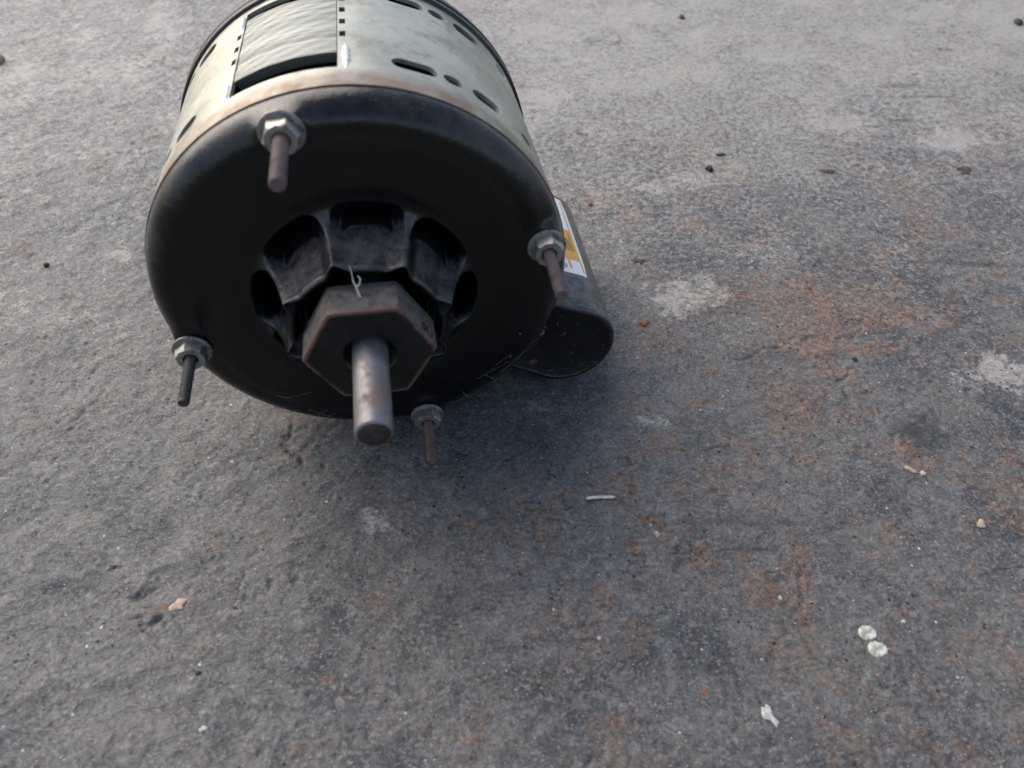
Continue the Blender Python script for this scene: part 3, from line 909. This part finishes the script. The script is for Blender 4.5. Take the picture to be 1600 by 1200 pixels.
for i in range(6):
    ss = 0.0036 + i * 0.00085
    patch("text_line", ss, ss + 0.0003, 0.0450 - 0.0005 * (i % 2), 0.0575 - 0.0016 * ((i * 3) % 4), 0.00033, M_ink, st, 0.00003)

# ------------------------------------------------------------------ small things
def simple_mat(name, a, b, rough=0.7, scale=900):
    k = NT(name); n = k.noise(scale, 5, .65)
    return k.out(k.mix(k.ramp(n, .35, .65), a, b), rough, None, k.bump(n, .4, .0004))
M_straw = simple_mat("dry straw", (0.48, 0.42, 0.31), (0.70, 0.64, 0.52))
M_lich = simple_mat("white lichen", (0.26, 0.25, 0.20), (0.66, 0.65, 0.56), 0.85, 420)
M_leaf = simple_mat("dark leaf crumb", (0.035, 0.026, 0.022), (0.09, 0.06, 0.045))
M_blackc = simple_mat("black crumb", (0.012, 0.012, 0.012), (0.04, 0.038, 0.036))
M_rustf = simple_mat("rust flake", (0.16, 0.06, 0.028), (0.30, 0.13, 0.06))
M_tan = simple_mat("tan chip", (0.34, 0.24, 0.17), (0.50, 0.38, 0.28))
M_whitec = simple_mat("white chip", (0.34, 0.33, 0.31), (0.60, 0.58, 0.55))
M_web = NT("dusty web").out((0.22, 0.19, 0.155), 0.9)

def scale_at(px, py):
    a = gp(px - 1, py); b = gp(px + 1, py)
    return float(np.linalg.norm(a - b)) / 2

def chip(name, px, py, wpx, hpx, m, label, cat, seed, thick=0.35, rot=0.0, ragged=0.3, group=None):
    """an irregular flake lying on the ground, about wpx by hpx pixels"""
    rnd = random.Random(seed); c = gp(px, py); s = scale_at(px, py); a = wpx * s / 2
    ey = gp(px, py - 1) - gp(px, py + 1); b = hpx * float(np.linalg.norm(ey)) / 4
    n = 14; V, F = [], []
    th = min(a, b) * thick * 2
    zb = gz(c[0], c[1])
    lay = [(0.85, -0.0003), (1.0, th * 0.35), (0.75, th * 0.85), (0.35, th)]
    rr = [1 + rnd.uniform(-ragged, ragged) for _ in range(n)]
    for (sc, z) in lay:
        for k in range(n):
            t = 2 * math.pi * k / n + rot; q = rr[k] * sc
            lx, ly = a * q * math.cos(t - rot), b * q * math.sin(t - rot)
            V.append((lx * math.cos(rot) - ly * math.sin(rot), lx * math.sin(rot) + ly * math.cos(rot), z + rnd.uniform(-.12, .12) * th))
    for j in range(len(lay) - 1):
        for k in range(n):
            k2 = (k + 1) % n; F.append((j * n + k, j * n + k2, (j + 1) * n + k2, (j + 1) * n + k))
    F.append(tuple(range(n))); F.append(tuple((len(lay) - 1) * n + k for k in range(n)))
    o = obj(name, V, F, m, None, sharp=50, loc=(c[0], c[1], zb))
    tag(o, label, cat, group)
    return o

# straw piece lying right of the shaft
p0, p1 = gp(917, 776), gp(962, 773)
pts = []
for k in range(9):
    t = k / 8; p = p0 * (1 - t) + p1 * t
    pts.append((p[0] - p0[0], p[1] - p0[1] + 0.0002 * math.sin(t * 5), 0.0))
V, F = tube(pts, 0.0007, 8, [.9, 1, 1, 1, 1, 1.05, 1.1, 1.0, .6])
V = [(x, y, z * 0.7) for x, y, z in V]
o = obj("straw", V, F, M_straw, None, loc=(p0[0], p0[1], gz(p0[0], p0[1]) + 0.0008))
tag(o, "short pale straw stalk lying on the slab right of the motor shaft", "straw")

# lichen spots
def lichen(px, py, rpx, seed, label):
    rnd = random.Random(seed); c = gp(px, py); s = scale_at(px, py) * rpx
    V, F = [], []; n = 26; rings_ = [1.0, .93, .78, .6, .42, .25, .1]
    rr = [1 + .05 * math.sin(3 * 2 * math.pi * k / n + seed) + rnd.uniform(-.06, .06) for k in range(n)]
    for q in rings_:
        for k in range(n):
            t = 2 * math.pi * k / n
            h = -0.0003 if q == 1.0 else 0.00030 + 0.00016 * math.sin(min(1.0, (1 - q) * 2.0) * math.pi * .8) + rnd.uniform(-.00013, .00013)
            V.append((s * q * rr[k] * math.cos(t), s * 0.86 * q * rr[k] * math.sin(t), h))
    for j in range(len(rings_) - 1):
        for k in range(n):
            k2 = (k + 1) % n; F.append((j * n + k, j * n + k2, (j + 1) * n + k2, (j + 1) * n + k))
    F.append(tuple((len(rings_) - 1) * n + k for k in range(n)))
    o = obj("lichen_spot", V, F, M_lich, None, loc=(c[0], c[1], gz(c[0], c[1])))
    tag(o, label, "lichen", "pair of white lichen spots")
lichen(1357, 987, 14.5, 3, "upper left of the two round white lichen spots, tinged orange on top")
lichen(1373, 1013, 15.5, 8, "lower right of the two round white lichen spots, greyish in the middle")

chip("lichen_flake", 1203, 1117, 18, 34, M_whitec, "ragged white flake below and left of the lichen pair", "flake", 1, .15, .35, .45)
chip("rust_flake", 1007, 503, 13, 8, M_rustf, "small rust brown flake on the slab right of the black cover", "flake", 2, .25, .3, .6)
chip("black_crumb", 1108, 264, 12, 7, M_blackc, "small black crumb on the pale slab above the long crease", "crumb", 3, .5)
chip("leaf_crumb", 1298, 266, 22, 9, M_leaf, "dark brown leaf crumb left of a similar crumb near the right edge", "leaf crumb", 4, .12, 0, .7)
chip("leaf_crumb", 1510, 265, 22, 8, M_leaf, "dark brown leaf crumb nearest the right edge of the slab", "leaf crumb", 5, .12, .3, .7)
chip("leaf_crumb", 997, 406, 17, 8, M_leaf, "dark brittle leaf crumb beside the motor above the pale bloom", "leaf crumb", 6, .15, -.2, .7)
chip("pebble", 1590, 37, 11, 7, M_blackc, "dark pebble in the far right corner of the slab", "pebble", 7, .6, 0, .2)
chip("pebble", -1, 95, 14, 12, M_tan, "tan pebble at the far left edge of the slab", "pebble", 8, .7, 0, .15)
chip("stone_chip", 1444, 737, 9, 7, M_whitec, "white stone chip beside the dark stain on the right", "chip", 9, .4, 0, .3)
chip("stone_chip", 1424, 732, 8, 14, M_tan, "tan stone chip just left of the white chip by the dark stain", "chip", 10, .4, .6, .3)
chip("stone_chip", 1028, 832, 8, 11, M_tan, "tan stone chip at the lower end of the rusty crack", "chip", 11, .4, .4, .3)
chip("stone_chip", 1535, 815, 15, 12, M_tan, "pale stone chip near the right edge beside a rusty patch", "chip", 12, .25, .4, .45)
chip("stone_chip", 1413, 970, 9, 6, M_whitec, "tiny white chip up and right of the lichen pair", "chip", 13, .4, 0, .2)
chip("rust_flake", 1103, 1080, 12, 13, M_rustf, "reddish flake left of and above the ragged white flake", "flake", 14, .08, .5, .55)
chip("stone_chip", 318, 1138, 14, 9, M_whitec, "white chip next to a reddish one near the bottom left", "chip", 15, .35, .2, .3)
chip("stone_chip", 937, 995, 7, 7, M_whitec, "small white chip on bare grey slab below the straw", "chip", 16, .4, .2, .2)
chip("black_crumb", 1335, 562, 7, 6, M_blackc, "small black crumb in the rusty pit right of the cover", "crumb", 17, .5)
chip("black_crumb", 71, 412, 9, 6, M_blackc, "small black crumb on the grey slab left of the motor", "crumb", 18, .5)
chip("black_crumb", 308, 1051, 10, 7, M_blackc, "black crumb on the slab near the bottom left", "crumb", 19, .4)
chip("rust_flake", 277, 943, 24, 15, M_tan, "flat orange tan flake above the short dark crack", "flake", 20, .12, .5, .4)
chip("black_crumb", 1066, 26, 8, 6, M_blackc, "small black crumb on the far slab behind the motor", "crumb", 21, .5)
chip("stone_chip", 922, 317, 7, 6, M_rustf, "small orange grain on the slab behind the sticker", "chip", 22, .5, 0, .2)
chip("leaf_stalk", 1125, 242, 16, 3.5, M_leaf, "thin dark stalk on the slab right of the black crumb", "stalk", 23, .4, -.05, .2)
chip("stone_chip", 1220, 932, 6, 7, M_whitec, "small white grain in the rusty area below the straight black dashes", "chip", 24, .4, 0, .2)

# grit: countless tiny grains
rg_ = random.Random(5); V, F = [], []
xs = []; ys = []
CL = [(460, 685, 50, 22), (322, 690, 18, 12), (555, 668, 40, 10), (850, 640, 60, 20), (1085, 866, 28, 22), (1255, 910, 22, 50), (1320, 585, 20, 14), (215, 965, 40, 18), (960, 560, 20, 60), (250, 600, 30, 60)]
for i in range(5200):
    px, py = rg_.uniform(0, 1600), rg_.uniform(0, 1200)
    if i % 9 == 0:
        q = CL[rg_.randrange(len(CL))]; px, py = rg_.gauss(q[0], q[2]), rg_.gauss(q[1], q[3])
    p = gp(px, py); xs.append(p[0]); ys.append(p[1])
hz = height(np.array(xs)[None, :], np.array(ys)[None, :])[0]
def grains(sel, name, m, smin, smax):
    V, F = [], []
    for i in sel:
        x, y, z = xs[i], ys[i], hz[i]
        if abs(x) < 0.03 and 0 < y < .11: continue
        s = rg_.uniform(smin, smax) * (1 + 0.9 * max(0, y)); b = len(V); t = rg_.uniform(0, 6.28)
        ex, ey_ = s * rg_.uniform(.7, 1.6), s * rg_.uniform(.5, .9)
        for k in range(5):
            w = t + k * 1.2566; V.append((x + ex * math.cos(w) * rg_.uniform(.8, 1.1), y + ey_ * math.sin(w) * rg_.uniform(.8, 1.1), z + rg_.uniform(-.0001, .0001)))
        V.append((x, y, z + s * rg_.uniform(.5, .9)))
        for k in range(5): F.append((b + k, b + (k + 1) % 5, b + 5))
    o = obj(name, V, F, m, None, smooth=False); tag(o, kind="stuff"); return o
ids = list(range(5200))
tag(grains(ids[:2600], "pale_grit", M_whitec, 0.00009, 0.00034), "tiny pale grit scattered over the slab", "grit")
tag(grains(ids[2600:3900], "dark_grit", M_blackc, 0.00012, 0.00045), "tiny dark grit scattered over the slab", "grit")
tag(grains(ids[3900:], "tan_grit", M_tan, 0.00012, 0.00045), "tiny tan and reddish grit scattered over the slab", "grit")

# straw curl on the hexagon
w = [(546, 416, -.0262), (549, 425, -.0266), (552, 440, -.0275), (556, 447, -.0285), (559, 455, -.0290), (562, 462, -.0296), (568, 470, -.0310), (571, 485, -.0335)]
pts = [on_plane(*q) for q in w]; o0 = pts[0]
V, F = tube([p - o0 for p in pts], 0.00034, 6, [.4, .5, .7, 1.0, 1.1, 1, .7, .4])
pts2 = [on_plane(*q) - o0 for q in [(557, 449, -.0287), (562, 444, -.0285), (563, 436, -.0282), (559, 431, -.028)]]
V2, F2 = tube(pts2, 0.00034, 6, [1, 1, .9, .5]); b = len(V)
V = list(V) + list(V2); F = list(F) + [tuple(i + b for i in f) for f in F2]
o = obj("straw_curl", V, F, M_straw, None, loc=tuple(o0))
tag(o, "curled straw shred hanging over the motor's black hexagon", "straw")

# cobwebs on the lower rim
def web(name, strands, label, seed):
    rnd = random.Random(seed); V, F = [], []
    o0 = None
    for (a, b, y, r) in strands:
        pa, pb = on_plane(a[0], a[1], y), on_plane(b[0], b[1], y)
        if o0 is None: o0 = pa
        pts = []; n = 14
        for k in range(n + 1):
            t = k / n; p = pa * (1 - t) + pb * t
            j = 0.00035 if 0 < k < n else 0
            pts.append(p - o0 + np.array([rnd.uniform(-j, j), rnd.uniform(-j, j) * .3, rnd.uniform(-j, j)]))
        v, f = tube(pts, r * 0.6, 4, [rnd.uniform(.4, 1.4) for _ in pts]); bb = len(V)
        V += v; F += [tuple(i + bb for i in q) for q in f]
    o = obj(name, V, F, M_web, None, loc=tuple(o0)); tag(o, label, "cobweb")
web("cobweb", [((745, 592), (795, 565), -.0105, .00010), ((758, 585), (770, 592), -.0105, .00014), ((765, 578), (800, 552), -.0095, .00009), ((782, 582), (845, 525), -.008, .00010), ((770, 590), (840, 535), -.0085, .00007), ((722, 612), (732, 620), -.0105, .00014)],
    "dusty cobweb strands along the lower right rim of the motor", 1)
web("cobweb", [((432, 618), (452, 622), -.0105, .00014), ((450, 622), (490, 612), -.0108, .0001), ((482, 640), (520, 652), -.009, .00014), ((496, 648), (512, 641), -.009, .00012), ((505, 655), (525, 645), -.0085, .0001)],
    "dusty cobweb strands under the motor's lower left rim", 2)

# rust scale blistering along the lower right rim of the bell
rn_ = random.Random(12)
for (px, py, w_) in [(846, 520, .0016), (836, 529, .0010), (828, 536, .0009), (812, 520, .0008), (851, 510, .0008), (862, 474, .0011), (797, 556, .0007)]:
    p = on_plane(px, py, -0.0020 if px > 825 else -0.0085)
    V, F = [], []
    for k in range(7):
        t = 2 * math.pi * k / 7; q = w_ * rn_.uniform(.6, 1.1); V.append((q * math.cos(t), 0.0008, q * math.sin(t)))
    for k in range(7):
        t = 2 * math.pi * k / 7 + .3; q = w_ * rn_.uniform(.3, .7); V.append((q * math.cos(t), -0.0008 * rn_.uniform(.6, 1.2), q * math.sin(t)))
    for k in range(7):
        k2 = (k + 1) % 7; F.append((k, k2, 7 + k2, 7 + k))
    F.append(tuple(range(7, 14))); F.append(tuple(range(7)))
    obj("rust_blister", V, F, M_rustf, bell, smooth=False, loc=tuple(p))
